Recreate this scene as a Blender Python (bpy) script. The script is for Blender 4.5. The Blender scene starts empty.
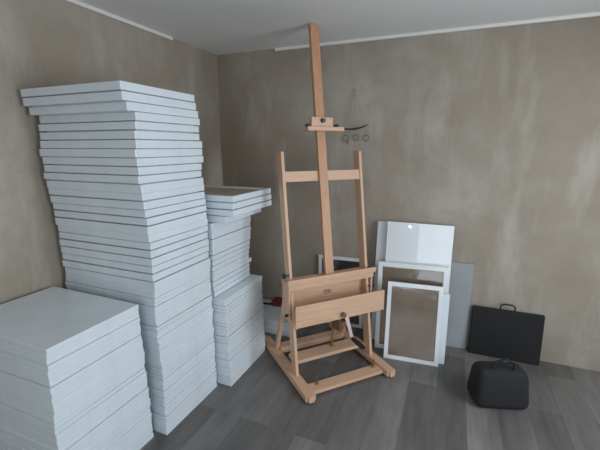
import bpy, bmesh, math, random
from mathutils import Vector, Matrix
random.seed(7)
C = bpy.context.scene
COL = C.collection
R = math.radians

# ------------------------------------------------------------ camera
F_PX, PITCH, YAW, CAM_H = 370.0, math.atan(78/370.0), R(22.6), 1.65
cam_d = bpy.data.cameras.new('camera'); cam = bpy.data.objects.new('camera', cam_d); COL.objects.link(cam)
cam.location = (0, 0, CAM_H)
cam.rotation_euler = (math.pi/2 - PITCH, 0, YAW)
cam_d.sensor_width = 36; cam_d.lens = F_PX/600*36; cam_d.clip_start = .05
C.camera = cam

# ------------------------------------------------------------ world, light, exposure
w = bpy.data.worlds.new('daylight'); C.world = w; w.use_nodes = True
bg = w.node_tree.nodes['Background']; bg.inputs[0].default_value = (.62, .80, 1.0, 1); bg.inputs[1].default_value = .9
def area(name, loc, rot, sx, sy, power, color):
    l = bpy.data.lights.new(name, 'AREA'); l.shape = 'RECTANGLE'; l.size = sx; l.size_y = sy
    l.energy = power; l.color = color
    o = bpy.data.objects.new(name, l); COL.objects.link(o); o.location = loc; o.rotation_euler = rot
    return o
WIN_R = (1.95, .55, 2.15, .75, 2.15)     # right wall window: x, y0, y1, z0, z1
WIN_F = (-1.45, -.62, 1.25, .30, 2.15)     # wall behind the camera: y, x0, x1, z0, z1
area('window_daylight_right', (2.03, 1.35, 1.45), (0, R(72), 0), 1.4, 1.6, 64, (.86, .93, 1.0))
area('window_daylight_front', (.315, -1.53, 1.225), (R(74), 0, 0), 1.87, 1.85, 34, (.83, .92, 1.0))
C.view_settings.view_transform = 'Standard'; C.view_settings.look = 'None'
C.view_settings.gamma = 1; C.view_settings.use_curve_mapping = False
C.view_settings.exposure = -0.08

# ------------------------------------------------------------ materials
def mat(name, col, rough=.6, metal=0, coat=0, spec=.5, coat_rough=.06):
    m = bpy.data.materials.new(name); m.use_nodes = True
    b = m.node_tree.nodes['Principled BSDF']
    b.inputs['Base Color'].default_value = (*col, 1); b.inputs['Roughness'].default_value = rough
    b.inputs['Metallic'].default_value = metal; b.inputs['Coat Weight'].default_value = coat
    b.inputs['Coat Roughness'].default_value = coat_rough; b.inputs['Specular IOR Level'].default_value = spec
    return m
def nd(m, t, **kw):
    n = m.node_tree.nodes.new(t)
    for k, v in kw.items(): setattr(n, k, v)
    return n
def ln(m, a, b): m.node_tree.links.new(a, b)
def coords(m, scale, kind='Object', rot=(0, 0, 0)):
    tc = nd(m, 'ShaderNodeTexCoord'); mp = nd(m, 'ShaderNodeMapping')
    mp.inputs['Scale'].default_value = scale; mp.inputs['Rotation'].default_value = rot
    ln(m, tc.outputs[kind], mp.inputs['Vector']); return mp.outputs['Vector']
def noise_of(m, vec, scale, detail=4, rough=.55):
    n = nd(m, 'ShaderNodeTexNoise'); n.inputs['Scale'].default_value = scale
    n.inputs['Detail'].default_value = detail; n.inputs['Roughness'].default_value = rough
    ln(m, vec, n.inputs['Vector']); return n.outputs['Fac']
def ramp(m, fac, stops):
    r = nd(m, 'ShaderNodeValToRGB'); e = r.color_ramp.elements
    while len(e) < len(stops): e.new(.5)
    for q, (p, c) in zip(e, stops): q.position = p; q.color = (*c, 1)
    ln(m, fac, r.inputs['Fac']); return r.outputs['Color']
def mix(m, a, b, fac, mode='MIX'):
    x = nd(m, 'ShaderNodeMix', data_type='RGBA', blend_type=mode)
    for s, i in ((a, 6), (b, 7)):
        if isinstance(s, tuple): x.inputs[i].default_value = (*s, 1)
        else: ln(m, s, x.inputs[i])
    if isinstance(fac, float): x.inputs[0].default_value = fac
    else: ln(m, fac, x.inputs[0])
    return x.outputs[2]
def bump(m, h, strength, dist=.01):
    b = nd(m, 'ShaderNodeBump'); b.inputs['Strength'].default_value = strength; b.inputs['Distance'].default_value = dist
    ln(m, h, b.inputs['Height']); ln(m, b.outputs['Normal'], m.node_tree.nodes['Principled BSDF'].inputs['Normal'])
def base(m, c): ln(m, c, m.node_tree.nodes['Principled BSDF'].inputs['Base Color'])

def wood_mat(name, dark, light, axis):
    m = mat(name, light, .45, spec=.35)
    sc = [18, 18, 18]; sc[axis] = 1.2
    n1 = noise_of(m, coords(m, tuple(sc)), 3.0, 6, .65)
    c1 = ramp(m, n1, [(.3, dark), (.7, light)])
    sc2 = [3, 3, 3]; sc2[axis] = .6
    n2 = noise_of(m, coords(m, tuple(sc2)), 2.0, 2)
    base(m, mix(m, c1, tuple(x*.86 for x in light), ramp(m, n2, [(.4, (0, 0, 0)), (.7, (.8, .8, .8))])))
    return m
BD, BL = (.56, .335, .215), (.72, .47, .315)
WOOD_U = wood_mat('beech_wood_across', BD, BL, 0)
WOOD_V = wood_mat('beech_wood_lengthwise', BD, BL, 1)
WOOD_Z = wood_mat('beech_wood_upright', BD, BL, 2)
WOOD_MAST = wood_mat('beech_wood_mast', (.46, .235, .13), (.60, .335, .195), 2)
PINE = wood_mat('pine_stretcher', (.42, .30, .19), (.55, .41, .27), 0)

PLASTER = mat('grey_brown_plaster', (.2, .18, .15), .72, spec=.3)
v = coords(PLASTER, (1, 1, 1))
n1 = noise_of(PLASTER, v, 1.1, 5, .55)
n2 = noise_of(PLASTER, coords(PLASTER, (2.2, 2.2, .55)), 1.6, 4, .6)
n3 = noise_of(PLASTER, v, 14, 5, .6)
c = ramp(PLASTER, n1, [(.32, (.285, .235, .18)), (.52, (.345, .298, .24)), (.70, (.43, .388, .33))])
c = mix(PLASTER, c, (.50, .455, .39), ramp(PLASTER, n2, [(.5, (0, 0, 0)), (.72, (.75, .75, .75))]))
c = mix(PLASTER, c, (.28, .225, .17), ramp(PLASTER, n3, [(.5, (0, 0, 0)), (.8, (.35, .35, .35))]))
# a paler patch on the left wall beside the room's corner, with a noisy edge
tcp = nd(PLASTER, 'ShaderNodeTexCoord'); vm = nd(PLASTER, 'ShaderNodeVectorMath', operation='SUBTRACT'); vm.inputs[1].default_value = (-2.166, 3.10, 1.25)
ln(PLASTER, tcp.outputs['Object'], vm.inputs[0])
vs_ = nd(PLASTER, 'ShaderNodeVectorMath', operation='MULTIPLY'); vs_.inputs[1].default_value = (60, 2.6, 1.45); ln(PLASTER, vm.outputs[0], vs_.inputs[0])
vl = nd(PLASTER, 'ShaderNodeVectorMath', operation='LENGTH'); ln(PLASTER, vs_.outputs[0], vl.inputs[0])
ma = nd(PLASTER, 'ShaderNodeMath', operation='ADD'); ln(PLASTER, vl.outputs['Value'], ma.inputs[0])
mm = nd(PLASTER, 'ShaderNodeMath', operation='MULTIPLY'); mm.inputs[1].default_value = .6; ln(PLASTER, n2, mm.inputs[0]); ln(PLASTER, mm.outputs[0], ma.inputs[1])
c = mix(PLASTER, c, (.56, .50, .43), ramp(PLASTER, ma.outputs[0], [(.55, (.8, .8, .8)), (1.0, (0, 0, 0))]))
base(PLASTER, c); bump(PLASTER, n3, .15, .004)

CEIL = mat('white_painted_ceiling', (.60, .62, .62), .8, spec=.2)
v = coords(CEIL, (1, 1, 1)); bump(CEIL, noise_of(CEIL, v, 40, 3), .08, .002)
base(CEIL, ramp(CEIL, noise_of(CEIL, v, 1.5, 3), [(.3, (.80, .80, .79)), (.7, (.86, .86, .85))]))

FLOOR = mat('grey_vinyl_planks', (.12, .12, .12), .42, spec=.4)
tc = nd(FLOOR, 'ShaderNodeTexCoord'); mp = nd(FLOOR, 'ShaderNodeMapping')
mp.inputs['Rotation'].default_value = (0, 0, R(90)); ln(FLOOR, tc.outputs['Object'], mp.inputs['Vector'])
bk = nd(FLOOR, 'ShaderNodeTexBrick'); bk.offset = .37; bk.offset_frequency = 2
bk.inputs['Scale'].default_value = 1; bk.inputs['Brick Width'].default_value = 1.25; bk.inputs['Row Height'].default_value = .185
bk.inputs['Mortar Size'].default_value = .0012; bk.inputs['Mortar Smooth'].default_value = .2
bk.inputs['Color1'].default_value = (.118, .111, .106, 1); bk.inputs['Color2'].default_value = (.205, .194, .185, 1)
bk.inputs['Mortar'].default_value = (.09, .087, .085, 1)
ln(FLOOR, mp.outputs['Vector'], bk.inputs['Vector'])
g1 = noise_of(FLOOR, coords(FLOOR, (16, 1.1, 1)), 2.5, 7, .7)
g2 = noise_of(FLOOR, coords(FLOOR, (3, .7, 1)), 2.2, 3)
c = mix(FLOOR, bk.outputs['Color'], ramp(FLOOR, g1, [(.3, (.78, .78, .78)), (.7, (1.18, 1.18, 1.18))]), .8, 'MULTIPLY')
c = mix(FLOOR, c, ramp(FLOOR, g2, [(.32, (.72, .71, .70)), (.68, (1.25, 1.24, 1.23))]), .8, 'MULTIPLY')
base(FLOOR, c); bump(FLOOR, g1, .06, .002)

WRAP = mat('white_canvas_in_film', (.76, .79, .81), .55, coat=.55, coat_rough=.12)
v = coords(WRAP, (1, 1, 1)); n = noise_of(WRAP, v, 7, 3)
base(WRAP, ramp(WRAP, n, [(.3, (.68, .745, .785)), (.7, (.76, .81, .84))])); bump(WRAP, noise_of(WRAP, v, 22, 3), .12, .003)
PANEL = mat('glossy_white_panel', (.80, .82, .84), .4, coat=1, coat_rough=.03)
PANEL_SIDE = mat('grey_white_panel', (.62, .65, .68), .5, coat=.5, coat_rough=.1)
GREYP = mat('matt_grey_board', (.34, .36, .37), .6, coat=.2)
base(GREYP, ramp(GREYP, noise_of(GREYP, coords(GREYP, (1, 1, 1)), 3, 3), [(.3, (.32, .34, .35)), (.7, (.37, .39, .40))]))
WFRAME = mat('white_painted_frame', (.80, .82, .83), .4, coat=.3)
base(WFRAME, ramp(WFRAME, noise_of(WFRAME, coords(WFRAME, (1, 1, 1)), 12, 3), [(.3, (.77, .79, .80)), (.7, (.83, .85, .86))]))
BACKING = mat('brown_backing_board', (.26, .20, .15), .55)
base(BACKING, ramp(BACKING, noise_of(BACKING, coords(BACKING, (1, 1, 1)), 4, 4), [(.3, (.40, .30, .215)), (.7, (.54, .425, .32))]))
DARKBACK = mat('dark_backing_board', (.11, .10, .095), .6)
TRIM = mat('white_trim_paint', (.78, .76, .72), .5)
BLACKP = mat('black_plastic', (.012, .012, .014), .4)
METAL = mat('steel', (.55, .54, .52), .35, metal=1)
CRANKM = mat('pale_crank_metal', (.80, .66, .62), .4, metal=.3)
BRASS = mat('brass', (.5, .34, .14), .35, metal=1)
DARKWOOD = wood_mat('dark_brown_wood', (.13, .07, .035), (.24, .14, .075), 2)
RED = mat('red_card', (.20, .022, .02), .6)
BLACKF = mat('black_fabric', (.012, .012, .013), .85)
bump(BLACKF, noise_of(BLACKF, coords(BLACKF, (1, 1, 1)), 150, 2), .3, .002)
TWINE = mat('jute_twine', (.23, .20, .14), .9)
STICK = mat('dark_twig', (.035, .022, .018), .7)
RINGM = mat('reddish_willow', (.20, .11, .085), .8)
WINF = mat('window_frame_paint', (.75, .76, .77), .4)

FILM = bpy.data.materials.new('clear_film'); FILM.use_nodes = True
nt = FILM.node_tree; nt.nodes.clear()
o_ = nt.nodes.new('ShaderNodeOutputMaterial'); mx = nt.nodes.new('ShaderNodeMixShader')
tr = nt.nodes.new('ShaderNodeBsdfTransparent'); gl = nt.nodes.new('ShaderNodeBsdfGlossy'); fr = nt.nodes.new('ShaderNodeFresnel')
gl.inputs['Roughness'].default_value = .06; fr.inputs['IOR'].default_value = 1.5
fn = nt.nodes.new('ShaderNodeTexNoise'); fn.inputs['Scale'].default_value = 6
ft = nt.nodes.new('ShaderNodeTexCoord'); fb = nt.nodes.new('ShaderNodeBump'); fb.inputs['Strength'].default_value = .25; fb.inputs['Distance'].default_value = .01
nt.links.new(ft.outputs['Object'], fn.inputs['Vector']); nt.links.new(fn.outputs['Fac'], fb.inputs['Height'])
nt.links.new(fb.outputs['Normal'], gl.inputs['Normal'])
nt.links.new(fr.outputs[0], mx.inputs[0]); nt.links.new(tr.outputs[0], mx.inputs[1]); nt.links.new(gl.outputs[0], mx.inputs[2])
nt.links.new(mx.outputs[0], o_.inputs[0])

# ------------------------------------------------------------ mesh helpers
def box(bm, x0, x1, y0, y1, z0, z1, bev=0, seg=2, mi=0, M=None):
    r = bmesh.ops.create_cube(bm, size=1)
    vs = r['verts']
    for q in vs:
        q.co = Vector(((x0+x1)/2 + q.co.x*(x1-x0), (y0+y1)/2 + q.co.y*(y1-y0), (z0+z1)/2 + q.co.z*(z1-z0)))
    fs = set(f for q in vs for f in q.link_faces)
    if bev:
        es = list({e for q in vs for e in q.link_edges})
        rr = bmesh.ops.bevel(bm, geom=es, offset=bev, segments=seg, affect='EDGES', profile=.5)
        fs = set(rr['faces']) | {f for f in fs if f.is_valid}
        for f in list(fs):
            for q in f.verts: fs |= set(q.link_faces)
        vs = list({q for f in fs for q in f.verts})
    for f in fs: f.material_index = mi
    if M is not None: bmesh.ops.transform(bm, matrix=M, verts=vs)
    return vs
def cyl(bm, p0, p1, r0, r1=None, seg=16, mi=0):
    r1 = r0 if r1 is None else r1
    p0, p1 = Vector(p0), Vector(p1); d = p1-p0
    M = Matrix.Translation((p0+p1)/2) @ d.to_track_quat('Z', 'Y').to_matrix().to_4x4()
    r = bmesh.ops.create_cone(bm, cap_ends=True, segments=seg, radius1=r0, radius2=r1, depth=d.length, matrix=M)
    for q in r['verts']:
        for f in q.link_faces: f.material_index = mi
def tube(bm, pts, rad, seg=8):
    pts = [Vector(p) for p in pts]; rings = []
    n = len(pts)
    for i, p in enumerate(pts):
        t = (pts[min(i+1, n-1)] - pts[max(i-1, 0)]).normalized()
        a = t.orthogonal().normalized() if i == 0 else (a - t*a.dot(t)).normalized()
        b = t.cross(a)
        rr = rad[i] if isinstance(rad, (list, tuple)) else rad
        rings.append([bm.verts.new(p + (a*math.cos(2*math.pi*k/seg) + b*math.sin(2*math.pi*k/seg))*rr) for k in range(seg)])
    for A, B in zip(rings, rings[1:]):
        for k in range(seg): bm.faces.new((A[k], A[(k+1) % seg], B[(k+1) % seg], B[k]))
    bm.faces.new(rings[0][::-1]); bm.faces.new(rings[-1])
def ring(bm, c, ax1, ax2, rad, r, n=24, seg=6, shape=lambda a: 1.0):
    c, ax1, ax2 = Vector(c), Vector(ax1), Vector(ax2); rows = []
    nn = ax1.cross(ax2)
    for i in range(n):
        a = 2*math.pi*i/n; d = ax1*math.cos(a) + ax2*math.sin(a); p = c + d*rad*shape(a)
        rows.append([bm.verts.new(p + (d*math.cos(2*math.pi*k/seg) + nn*math.sin(2*math.pi*k/seg))*r) for k in range(seg)])
    for i in range(n):
        A, B = rows[i], rows[(i+1) % n]
        for k in range(seg): bm.faces.new((A[k], A[(k+1) % seg], B[(k+1) % seg], B[k]))
def obj(name, bm, mats, parent=None, smooth=False):
    bmesh.ops.recalc_face_normals(bm, faces=bm.faces)
    me = bpy.data.meshes.new(name); bm.to_mesh(me); bm.free()
    for m in (mats if isinstance(mats, (list, tuple)) else [mats]): me.materials.append(m)
    for p in me.polygons: p.use_smooth = smooth
    if smooth:
        try: me.set_sharp_from_angle(angle=R(40))
        except Exception: pass
    o = bpy.data.objects.new(name, me); COL.objects.link(o); o.parent = parent
    return o
def tag(o, label, cat, group=None):
    o['label'] = label; o['category'] = cat
    if group: o['group'] = group
    return o
def thing(name, label, cat, loc=(0, 0, 0), rot=(0, 0, 0), group=None):
    o = bpy.data.objects.new(name, None); COL.objects.link(o); o.empty_display_size = .1
    o.location = loc; o.rotation_euler = rot
    return tag(o, label, cat, group)
def struct(name, bm, m, parent=None):
    o = obj(name, bm, m, parent)
    if parent is None: o['kind'] = 'structure'
    return o
def NB(): return bmesh.new()

# ------------------------------------------------------------ room shell
XL, XR, YB, YF, ZC = -2.166, WIN_R[0], 3.163, WIN_F[0], 2.50
T = .12
bm = NB(); box(bm, XL-T, XR+T, YF-T, YB+T, -.1, 0); struct('floor', bm, FLOOR)
bm = NB(); box(bm, XL-T, XR+T, YF-T, YB+T, ZC, ZC+.1); struct('ceiling', bm, CEIL)
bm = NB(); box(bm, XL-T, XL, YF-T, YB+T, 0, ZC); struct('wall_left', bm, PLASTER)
bm = NB(); box(bm, XL, XR, YB, YB+T, 0, ZC); struct('wall_back', bm, PLASTER)
x, y0, y1, z0, z1 = WIN_R
bm = NB()
box(bm, x, x+T, YF-T, y0, 0, ZC); box(bm, x, x+T, y1, YB+T, 0, ZC); box(bm, x, x+T, y0, y1, 0, z0); box(bm, x, x+T, y0, y1, z1, ZC)
struct('wall_right', bm, PLASTER)
bm = NB()
for a, b in ((y0, y0+.05), (y1-.05, y1), ((y0+y1)/2-.03, (y0+y1)/2+.03)): box(bm, x+.03, x+.08, a, b, z0, z1, .004)
for a, b in ((z0, z0+.05), (z1-.05, z1)): box(bm, x+.03, x+.08, y0+.05, (y0+y1)/2-.03, a, b, .004); box(bm, x+.03, x+.08, (y0+y1)/2+.03, y1-.05, a, b, .004)
struct('window_1', bm, WINF)
y, x0, x1, z0, z1 = WIN_F
bm = NB()
box(bm, XL, x0, y-T, y, 0, ZC); box(bm, x1, XR, y-T, y, 0, ZC); box(bm, x0, x1, y-T, y, 0, z0); box(bm, x0, x1, y-T, y, z1, ZC)
struct('wall_front', bm, PLASTER)
bm = NB()
for a, b in ((x0, x0+.05), (x1-.05, x1), ((x0+x1)/2-.03, (x0+x1)/2+.03)): box(bm, a, b, y-.08, y-.03, z0, z1, .004)
for a, b in ((z0, z0+.05), (z1-.05, z1)): box(bm, x0+.05, (x0+x1)/2-.03, y-.08, y-.03, a, b, .004); box(bm, (x0+x1)/2+.03, x1-.05, y-.08, y-.03, a, b, .004)
struct('window_2', bm, WINF)
bm = NB(); box(bm, XL, XL+.022, YF+.3, 2.54, ZC-.024, ZC, .004); struct('trim_1', bm, TRIM)
bm = NB(); box(bm, -1.55, XR-.02, YB-.022, YB, ZC-.024, ZC, .004); struct('trim_2', bm, TRIM)

# ------------------------------------------------------------ stacked canvases
def canvas_mesh(w_, d_, t_, bev, gap=0, hollow_up=False):
    """stretched canvas: cloth wrapped over a frame, hollow on its back; the back edge is rebated by gap"""
    bm = NB(); box(bm, -w_, 0, 0, d_, gap, t_, bev, 2)
    if hollow_up:
        face = max(bm.faces, key=lambda f: f.calc_area() if f.normal.z > .99 else -1)
        bmesh.ops.inset_region(bm, faces=[face], thickness=.032)
        r = bmesh.ops.inset_region(bm, faces=[face], thickness=.001, depth=-.012)
        face.material_index = 2
    else:
        face = max(bm.faces, key=lambda f: f.calc_area() if f.normal.z < -.99 else -1)
        bmesh.ops.inset_region(bm, faces=[face], thickness=.02)
        r = bmesh.ops.inset_region(bm, faces=[face], thickness=.001, depth=-(t_-gap-.006))
        for f in r['faces']: f.material_index = 1
        face.material_index = 0
    bmesh.ops.recalc_face_normals(bm, faces=bm.faces)
    if gap: box(bm, -w_+.03, -.026, .026, d_-.026, 0, gap+.002, 0)
    me = bpy.data.meshes.new('canvas'); bm.to_mesh(me); bm.free()
    me.materials.append(WRAP); me.materials.append(PINE); me.materials.append(BACKING)
    return me
def interp(tab, z):
    tab = sorted(tab)
    if z <= tab[0][0]: return tab[0][1]
    for (a, va), (b, vb) in zip(tab, tab[1:]):
        if z <= b: return va + (vb-va)*(z-a)/(b-a)
    return tab[-1][1]
def stack(z0, z1, xr, front, back, width, group, label, top_label, t0=.0225, jit=.003, kinds=((.0015, 0), (.004, 0)), odds=None, top_up=False):
    n = max(1, round((z1-z0)/t0)); t = (z1-z0)/n
    D = .5
    meshes = [canvas_mesh(width, D, t, b, g) for b, g in kinds]
    up = canvas_mesh(width, D, t, *kinds[-1], True) if top_up else None
    proto = None; z = z0
    for i in range(n):
        fy, by = interp(front, z), interp(back, z)
        if proto is None:
            o = proto = bpy.data.objects.new('stretched_canvas', meshes[0]); COL.objects.link(o)
        else:
            o = proto.copy(); COL.objects.link(o)
        o.data = random.choices(meshes, odds)[0]
        if i == n-1 and up: o.data = up
        j = random.uniform(-jit, jit)
        o.location = (interp(xr, z) + j, fy + random.uniform(-jit, jit), z)
        o.scale = (1, (by-fy)/D, 1)
        o.rotation_euler = (0, 0, R(random.uniform(-.35, .35)))
        tag(o, label if i < n-1 or not top_label else top_label, 'canvas', group)
        z += t
GAPS = ((.002, 0), (.003, .0025), (.003, .0045), (.003, .0065))
tall_back = [(1.943, 1.831), (1.885, 1.853), (1.807, 1.876), (1.668, 1.868), (1.632, 1.895), (1.542, 1.889), (1.507, 1.868), (1.376, 1.893), (1.227, 1.905), (0, 1.915)]
tall_front = [(1.95, 1.31), (1.82, 1.335), (1.80, 1.389), (1.70, 1.385), (1.61, 1.370), (1.45, 1.380), (1.287, 1.404), (1.142, 1.412), (.92, 1.418), (.64, 1.410), (.41, 1.425), (0, 1.42)]
LT = 'blank white canvas lying in the tallest stack, below its topmost canvas'
stack(0, .90, [(0, -1.43), (2, -1.43)], tall_front, tall_back, .70, 'canvases in the tallest stack', LT, '', t0=.024, kinds=GAPS[:3], odds=(4, 4, 1))
stack(.90, 1.945, [(0, -1.43), (2, -1.43)], tall_front, tall_back, .70, 'canvases in the tallest stack', LT,
      'topmost blank white canvas of the tallest stack, nearly reaching the ceiling trim', t0=.0435, jit=.0035, kinds=GAPS, odds=(1, 2, 4, 4))
stack(0, .85, [(0, -1.50), (.3, -1.475), (.9, -1.465)], [(0, .84), (1, .86)], [(0, 1.385), (.33, 1.355), (.82, 1.335), (.9, 1.30)], .66, 'canvases in the nearest stack',
      'blank white canvas in the low stack nearest the camera, below its top one', 'top blank white canvas of the low stack nearest the camera', t0=.025, kinds=GAPS[:3], odds=(3, 3, 1))
stack(0, .655, [(0, -1.33), (.7, -1.345)], [(0, 1.945), (.7, 1.93)], [(0, 2.46), (.55, 2.44), (.66, 2.45)], .78, 'canvases in the rear stack base',
      'blank white canvas in the projecting base of the rear stack', 'top blank white canvas of the rear base, its edge forming a ledge', t0=.025, kinds=GAPS[:3], odds=(3, 3, 1))
stack(.655, 1.165, [(.6, -1.43), (1.2, -1.425)], [(.6, 1.937), (1.2, 1.937)], [(.66, 2.40), (.75, 2.41), (.76, 2.44), (.80, 2.40), (1.0, 2.43), (1.2, 2.43)], .69, 'canvases in the rear stack middle',
      'blank white canvas in the narrower middle of the rear stack', 'uppermost narrow white canvas of the rear stack, right under the wider ones', t0=.0365, kinds=GAPS[:3], odds=(2, 3, 2))
stack(1.165, 1.215, [(1, -1.33)], [(1, 1.96)], [(1, 2.44)], .76, 'wide canvases on the rear stack',
      '', 'white canvas slightly set back beneath the three wide ones of the rear stack', t0=.05, kinds=GAPS[2:3])
stack(1.215, 1.35, [(1, -1.262)], [(1, 1.945)], [(1, 2.465)], .82, 'wide canvases on the rear stack',
      'wide thick white canvas overhanging the rear stack, below its topmost one', 'topmost wide white canvas of the rear stack, lying with its brown back upwards', t0=.045, kinds=GAPS[3:], top_up=True)

# ------------------------------------------------------------ low pack by the wall, with red box
bm = NB(); box(bm, -1.78, -1.23, 2.735, 3.15, 0, .062, .003)
o = obj('stretched_canvas', bm, WRAP); tag(o, 'white canvas lying flat on the floor behind the easel, lower of two', 'canvas', 'canvases flat by the back wall')
bm = NB(); box(bm, -1.79, -1.24, 2.74, 3.15, .062, .126, .003)
o = obj('stretched_canvas', bm, WRAP); tag(o, 'white canvas lying on another behind the easel, under the red box', 'canvas', 'canvases flat by the back wall')
t = thing('cardboard_box', 'small flat red box on white canvases by the back wall', 'box', (-1.42, 3.085, .126))
bm = NB(); box(bm, -.14, .17, -.06, .06, 0, .035, .003); obj('box_body', bm, RED, t)
bm = NB(); box(bm, -.143, .173, -.063, .063, .028, .046, .003); obj('box_lid', bm, RED, t)
t = thing('marker_pen', 'black marker pen lying beside the red box', 'pen', (-1.62, 3.03, .126), (0, 0, R(12)))
bm = NB(); cyl(bm, (-.05, 0, .010), (.04, 0, .010), .010); obj('barrel', bm, BLACKP, t, True)
bm = NB(); cyl(bm, (.04, 0, .010), (.08, 0, .010), .011, .008); obj('cap', bm, BLACKP, t, True)

# ------------------------------------------------------------ leaning panels and frames (right)
def leaning(name, label, cat, x0, y, w_, h_, t_, lean, yaw=0, roll=0, group=None):
    r = thing(name, label, cat, (x0, y, 0), (R(-lean), R(roll), R(yaw)), group)
    r.rotation_mode = 'XYZ'; return r
def solid_panel(label, x0, y, w_, h_, t_, lean, m, name='stretched_canvas', cat='canvas', yaw=0):
    r = leaning(name, label, cat, x0, y, w_, h_, t_, lean, yaw)
    bm = NB(); box(bm, 0, w_, .001, t_-.003, 0, h_, .002)
    obj('canvas_face', bm, m, r)
    bm = NB()
    for a, b, c_, d in ((.003, w_-.003, .003, .05), (.003, w_-.003, h_-.05, h_-.003)): box(bm, a, b, t_-.003, t_+.009, c_, d, .001)
    for a, b in ((.003, .05), (w_-.05, w_-.003)): box(bm, a, b, t_-.003, t_+.009, .05, h_-.05, .001)
    obj('stretcher_bars', bm, PINE, r)
    return r
solid_panel('pale grey board leaning on the back wall, right of the white canvases', -.40, 3.118, .597, .735, .018, .8, GREYP, 'leaning_board', 'board')
solid_panel('tall white canvas peeking out left behind the glossy one', -.575, 2.985, .56, 1.04, .016, 7.2, PANEL_SIDE)
solid_panel('large glossy white canvas with bright reflections, behind the frames', -.487, 2.945, .515, 1.052, .016, 7.2, PANEL)
solid_panel('small white canvas wedged between the front frame and the wooden-lined one', -.33, 2.812, .368, .553, .018, 8.0, WRAP)
def frame(label, x0, y, w_, h_, t_, lean, face, inner, back, yaw=0, roll=0, film=True, depth=.02):
    r = leaning('picture_frame', label, 'frame', x0, y, w_, h_, t_, lean, yaw, roll)
    bm = NB()
    box(bm, 0, w_, 0, t_, 0, face, .002); box(bm, 0, w_, 0, t_, h_-face, h_, .002)
    box(bm, 0, face, 0, t_, face-.001, h_-face+.001, .002); box(bm, w_-face, w_, 0, t_, face-.001, h_-face+.001, .002)
    obj('frame_moulding', bm, WFRAME, r)
    if inner:
        i0, k = face, .006
        bm = NB()
        box(bm, i0, w_-i0, .003, t_-.002, i0, i0+k); box(bm, i0, w_-i0, .003, t_-.002, h_-i0-k, h_-i0)
        box(bm, i0, i0+k, .003, t_-.002, i0+k, h_-i0-k); box(bm, w_-i0-k, w_-i0, .003, t_-.002, i0+k, h_-i0-k)
        obj('inner_lining', bm, inner, r)
    bm = NB(); box(bm, face+.001, w_-face-.001, depth, depth+.004, face+.001, h_-face-.001); obj('backing_board', bm, back, r)
    if film:
        bm = NB(); box(bm, face-.001, w_-face+.001, .0035, .0045, face-.001, h_-face+.001); obj('clear_cover', bm, FILM, r)
    return r
frame('white frame lined with bare wood, behind the smaller front frame', -.512, 2.862, .545, .728, .042, 8.5, .036, PINE, BACKING, depth=.036, roll=-1.5)
frame('frontmost white frame with brown backing under clear film, right of easel', -.414, 2.730, .412, .618, .026, 9.0, .032, None, BACKING, yaw=4.5, depth=.016)
frame('white frame with dark backing, seen behind the easel against the wall', -1.105, 3.122, .425, .665, .022, .9, .030, None, DARKBACK, roll=-1, depth=.016)

# ------------------------------------------------------------ easel
L0 = Vector((-.766, 2.013, 0)); UA = math.atan2(.741, .672)
EZ = thing('studio_easel', 'tall beech wood studio easel with drawer, crank and central mast', 'easel', tuple(L0), (0, 0, UA - 0))
# local frame: x = across (left to right), y = -forward ; v (towards the viewer) = -y
def eb(name, u0, u1, v0, v1, z0, z1, m, bev=.003, parent=EZ, M=None):
    bm = NB(); box(bm, u0, u1, -v1, -v0, z0, z1, bev, 2, M=M); return obj(name, bm, m, parent)
def slanted(name, u0, u1, vf, depth, z0, z1, m, slope, bev=.003, parent=EZ):
    """bar whose front face follows v = vf - slope*z"""
    bm = NB(); vs = box(bm, u0, u1, 0, depth, z0, z1, bev, 2)
    for q in bm.verts: q.co.y += -(vf - slope*q.co.z)
    return obj(name, bm, m, parent)
UW = .656
for s in (0, 1):
    uc = s*UW
    bm = NB(); vs = box(bm, uc-.036, uc+.036, -.03, .858, .012, .055, 0)
    ed = [e for e in bm.edges if abs(e.verts[0].co.z-e.verts[1].co.z) > .03]
    bmesh.ops.bevel(bm, geom=ed, offset=.016, segments=4, affect='EDGES')
    bmesh.ops.bevel(bm, geom=[e for e in bm.edges if e.is_boundary is False and abs(e.verts[0].co.z-e.verts[1].co.z) < 1e-5 and len(e.link_faces) == 2 and e.calc_face_angle(0) > 1], offset=.003, segments=2, affect='EDGES')
    rn = obj('base_runner', bm, WOOD_V, EZ)
    for vv in (-.03, -.84):
        bm = NB(); cyl(bm, (uc, -vv, 0), (uc, -vv, .013), .02, .02, 14); obj('foot_pad', bm, BLACKP, rn, True)
eb('front_crossbar', .034, UW-.034, -.125, -.03, .018, .042, WOOD_U)
eb('middle_crossbar', .022, .634, -.405, -.285, .100, .127, WOOD_U)
eb('rear_crossbar', .034, UW-.034, -.67, -.58, .028, .075, WOOD_U)
SL = .157
for u0 in (-.001, UW-.023):
    slanted('upright', u0, u0+.023, -.208, .080, .053, 1.62, WOOD_Z, SL)
for u0 in (.006, UW-.032):   # rear braces
    bm = NB(); box(bm, u0, u0+.026, 0, .04, .053, .70, .003)
    for q in bm.verts: q.co.y += .618 - .37*(q.co.z-.05)
    obj('rear_brace', bm, WOOD_Z, EZ)
slanted('top_crossbar', .022, UW-.023, -.215, .022, 1.412, 1.484, WOOD_U, SL)
MS = .172
mo = slanted('mast', .275, .343, -.172, .032, .726, 2.494, WOOD_MAST, MS)
for q in mo.data.vertices: q.co.x += .012*(q.co.z-.75)/1.7
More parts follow.
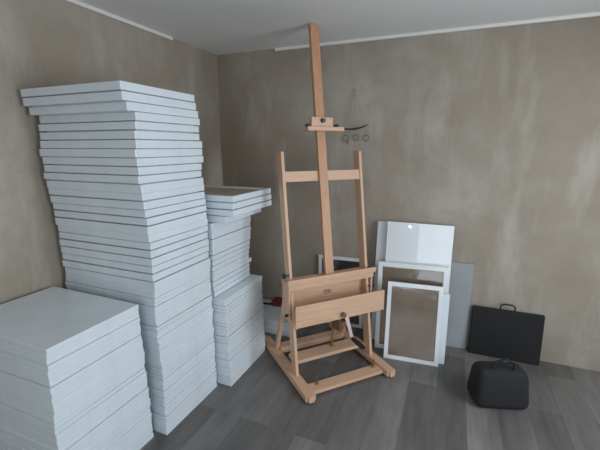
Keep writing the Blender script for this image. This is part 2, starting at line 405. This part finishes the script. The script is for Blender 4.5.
# tray with drawer box
bm = NB()
box(bm, -.040, .690, .262, .280, .720, .757, .004)          # raised lip
box(bm, -.034, .684, .276, .40, .712, .726, .002)             # ledge
obj('canvas_ledge', bm, WOOD_U, EZ)
eb('fascia', -.028, .678, -.292, -.276, .676, .713, WOOD_U, .002)
for u0 in (-.026, .662):
    eb('box_side', u0, u0+.014, -.40, -.284, .452, .712, WOOD_Z, .002)
eb('box_back', -.012, .662, -.372, -.364, .462, .712, WOOD_U, .001)
bm = NB(); ring(bm, (.31, .355, .590), (1, 0, 0), (0, 0, 1), .014, .0025); ring(bm, (.34, .355, .592), (1, 0, 0), (0, 0, 1), .011, .0025)
cyl(bm, (.31, .364, .603), (.31, .352, .603), .005); cyl(bm, (.34, .364, .602), (.34, .352, .602), .005)
obj('ring_pull', bm, METAL, EZ, True)
DR = bpy.data.objects.new('drawer', None); COL.objects.link(DR); DR.parent = EZ
eb('drawer_front', -.033, .692, -.168, -.15, .458, .612, WOOD_U, .003, DR)
eb('drawer_floor', .034, .622, -.345, -.168, .47, .476, WOOD_U, 0, DR)
eb('drawer_back', .034, .622, -.353, -.345, .464, .548, WOOD_U, .001, DR)
for u0 in (.026, .618): eb('drawer_side', u0, u0+.012, -.35, -.168, .464, .548, WOOD_V, .001, DR)
bm = NB(); cyl(bm, (.328, .15, .498), (.328, .136, .498), .008); cyl(bm, (.328, .138, .498), (.328, .118, .498), .017, .0145)
obj('drawer_knob', bm, DARKWOOD, DR, True)
# winch under the box
bm = NB(); box(bm, .335, .350, .20, .31, .33, .47, .004); box(bm, .413, .428, .20, .31, .33, .47, .004); box(bm, .350, .413, .20, .22, .36, .40, .003)
WN = obj('winch_bracket', bm, DARKWOOD, EZ)
bm = NB(); cyl(bm, (.352, .26, .37), (.411, .26, .37), .03, .03, 20); obj('winch_drum', bm, BRASS, WN, True)
CR = bpy.data.objects.new('crank', None); COL.objects.link(CR); CR.parent = EZ
bm = NB(); cyl(bm, (.352, .20, .46), (.352, .12, .46), .007); obj('axle', bm, METAL, CR, True)
bm = NB()
a0, a1 = Vector((.345, .122, .475)), Vector((.392, .122, .318)); d = (a1-a0).normalized(); s_ = Vector((-d.z, 0, d.x))
pts = []
for p, w_ in ((a0-d*.01, .010), (a0, .013), (a1, .011), (a1+d*.012, .008)):
    pts.append((p+s_*w_, p-s_*w_))
vf = [[bm.verts.new(q + Vector((0, k, 0))) for pr in pts for q in pr] for k in (0, -.007)]
for i in range(3):
    A, B = vf
    bm.faces.new((A[2*i], A[2*i+1], A[2*i+3], A[2*i+2])); bm.faces.new((B[2*i], B[2*i+2], B[2*i+3], B[2*i+1]))
    bm.faces.new((A[2*i], A[2*i+2], B[2*i+2], B[2*i])); bm.faces.new((A[2*i+1], B[2*i+1], B[2*i+3], A[2*i+3]))
bm.faces.new((vf[0][0], vf[1][0], vf[1][1], vf[0][1])); bm.faces.new((vf[0][6], vf[0][7], vf[1][7], vf[1][6]))
obj('crank_arm', bm, CRANKM, CR)
bm = NB(); tube(bm, [(.392, .125, .312), (.394, .10, .309), (.400, .05, .303), (.406, 0, .298), (.408, -.014, .297)], [.009, .015, .018, .017, .010], 14)
obj('crank_handle', bm, BLACKP, CR, True)
# tension rod standing on the middle bar
bm = NB(); cyl(bm, (.372, .36, .126), (.372, .355, .46), .007); cyl(bm, (.372, .36, .126), (.372, .36, .144), .014); cyl(bm, (.372, .357, .30), (.372, .357, .318), .013)
obj('tension_rod', bm, BRASS, EZ, True)
for uu in (.10, .575):
    bm = NB(); cyl(bm, (uu, .09, .04), (uu, .09, .115), .0035); cyl(bm, (uu, .09, .042), (uu, .09, .054), .014, .010)
    k = obj('threaded_bolt', bm, BRASS, EZ, True)
    bm = NB(); cyl(bm, (uu, .09, .055), (uu, .09, .066), .012, .008, 10); obj('bolt_knob', bm, DARKWOOD, k, True)
# side knobs
for uu, d_ in ((-.026, -1), (.676, 1)):
    for vv, zz, rr, ux in (((-.335, .772, .017, 0), (-.294, .495, .011, 0)) if d_ < 0 else ((-.30, .60, .013, 0),)):
        bm = NB(); cyl(bm, (uu-d_*.03, -vv, zz), (uu+d_*.014, -vv, zz), .006); cyl(bm, (uu+d_*.004, -vv, zz), (uu+d_*.024, -vv, zz), rr, rr*.85)
        obj('tightening_knob', bm, BLACKP, EZ, True)
# upper canvas clamp on the mast
CL = bpy.data.objects.new('canvas_clamp', None); COL.objects.link(CL); CL.parent = EZ
eb('clamp_block', .226, .396, -.482, -.446, 1.786, 1.855, WOOD_U, .003, CL)
eb('clamp_ledge', .182, .470, -.484, -.410, 1.760, 1.788, WOOD_U, .003, CL)
for (u_, v_, z_, r_) in ((.312, -.446, 1.832, .017), (.196, -.448, 1.801, .011), (.425, -.448, 1.802, .012)):
    bm = NB()
    if r_ > .015: cyl(bm, (u_, -v_+.002, z_), (u_, -v_-.024, z_), r_, r_*.8)
    else: cyl(bm, (u_-.014, -v_, z_-.006), (u_+.014, -v_, z_-.004), r_, r_*.9)
    obj('clamp_knob', bm, BLACKP, CL, True)

# ------------------------------------------------------------ hanging ornament on the back wall
yo = YB-.02
OR = thing('wall_hanging', 'dark curved twig hanging by strings with three small willow hearts', 'wall decoration', (-.80, yo, 1.80))
def P(x_, z_): return Vector((x_+.80, 0, z_-1.80))
bm = NB(); cyl(bm, P(-.818, 2.113), P(-.818, 2.113)+Vector((0, .02, 0)), .004); obj('nail', bm, METAL, OR)
bm = NB()
for a, b in ((P(-.818, 2.11), P(-.89, 1.803)), (P(-.818, 2.11), P(-.715, 1.82)), (P(-.818, 2.11), P(-.81, 1.80))): tube(bm, [a, b], .0011, 6)
obj('string', bm, TWINE, OR)
bm = NB(); tube(bm, [P(-.905, 1.806), P(-.87, 1.797), P(-.82, 1.797), P(-.77, 1.805), P(-.725, 1.818), P(-.695, 1.832)], [.005, .0065, .007, .0065, .005, .003], 10)
obj('twig', bm, STICK, OR, True)
heart = lambda a: 1 - .28*max(0, math.cos(a-math.pi/2))**6 + .22*max(0, math.cos(a+math.pi/2))**4
for x_, z_ in ((-.888, 1.728), (-.80, 1.733), (-.713, 1.728)):
    bm = NB(); c0 = P(x_, z_)
    ring(bm, c0, (1, 0, 0), (0, 0, 1), .024, .003, shape=heart); tube(bm, [c0+Vector((0, 0, .017)), P(x_, 1.80)], .0012, 6)
    obj('willow_heart', bm, RINGM, OR, True)
bm = NB(); ring(bm, P(-.868, 1.687), (1, 0, 0), (0, 0, 1), .012, .0025, 14); tube(bm, [P(-.868, 1.70), P(-.868, 1.795)], .001, 6)
obj('small_ring', bm, RINGM, OR, True)

# ------------------------------------------------------------ dark things at the right edge
t = thing('portfolio_case', 'black portfolio case leaning on the wall right of the grey board', 'case', (.215, 3.07, 0), (R(-4), 0, 0))
bm = NB(); box(bm, 0, .50, 0, .035, 0, .40, .008, 3); obj('case_body', bm, BLACKF, t)
bm = NB(); tube(bm, [(.20, .0175, .395), (.20, .0175, .43), (.22, .0175, .445), (.28, .0175, .445), (.30, .0175, .43), (.30, .0175, .395)], .006, 8); obj('handle', bm, BLACKF, t, True)
t = thing('fabric_bag', 'black fabric bag standing on the floor at the right edge', 'bag', (.37, 2.50, 0), (0, 0, R(18)))
bm = NB(); box(bm, -.17, .17, -.11, .11, 0, .26, .05, 5)
for q in bm.verts:
    k = q.co.z/.26; q.co.x *= 1 - .12*k*k; q.co.y *= 1 - .35*k*k
obj('bag_body', bm, BLACKF, t, True)
bm = NB(); tube(bm, [(-.07, -.04, .25), (-.06, -.05, .31), (0, -.055, .34), (.06, -.05, .31), (.07, -.04, .25)], .008, 8); obj('carry_handle', bm, BLACKF, t, True)

# ------------------------------------------------------------ unseen lamp added to put a bright dot in the glossy canvas
t = thing('added_glint_lamp', 'added bulb behind the camera, making the dot reflected in the glossy canvas', 'lamp', (-.73, YF, 1.22))
bm = NB(); cyl(bm, (0, 0, 0), (0, .02, 0), .04, .04, 24); cyl(bm, (0, .02, 0), (0, .05, 0), .015); obj('glint_lamp_base', bm, WINF, t, True)
ADDED_BULB = bpy.data.materials.new('glint_bulb'); ADDED_BULB.use_nodes = True
bn = ADDED_BULB.node_tree.nodes['Principled BSDF']; bn.inputs['Emission Color'].default_value = (1, .96, .9, 1); bn.inputs['Emission Strength'].default_value = 110
bm = NB(); bmesh.ops.create_uvsphere(bm, u_segments=16, v_segments=10, radius=.026, matrix=Matrix.Translation((0, .082, 0))); obj('added_glint_bulb', bm, ADDED_BULB, t, True)
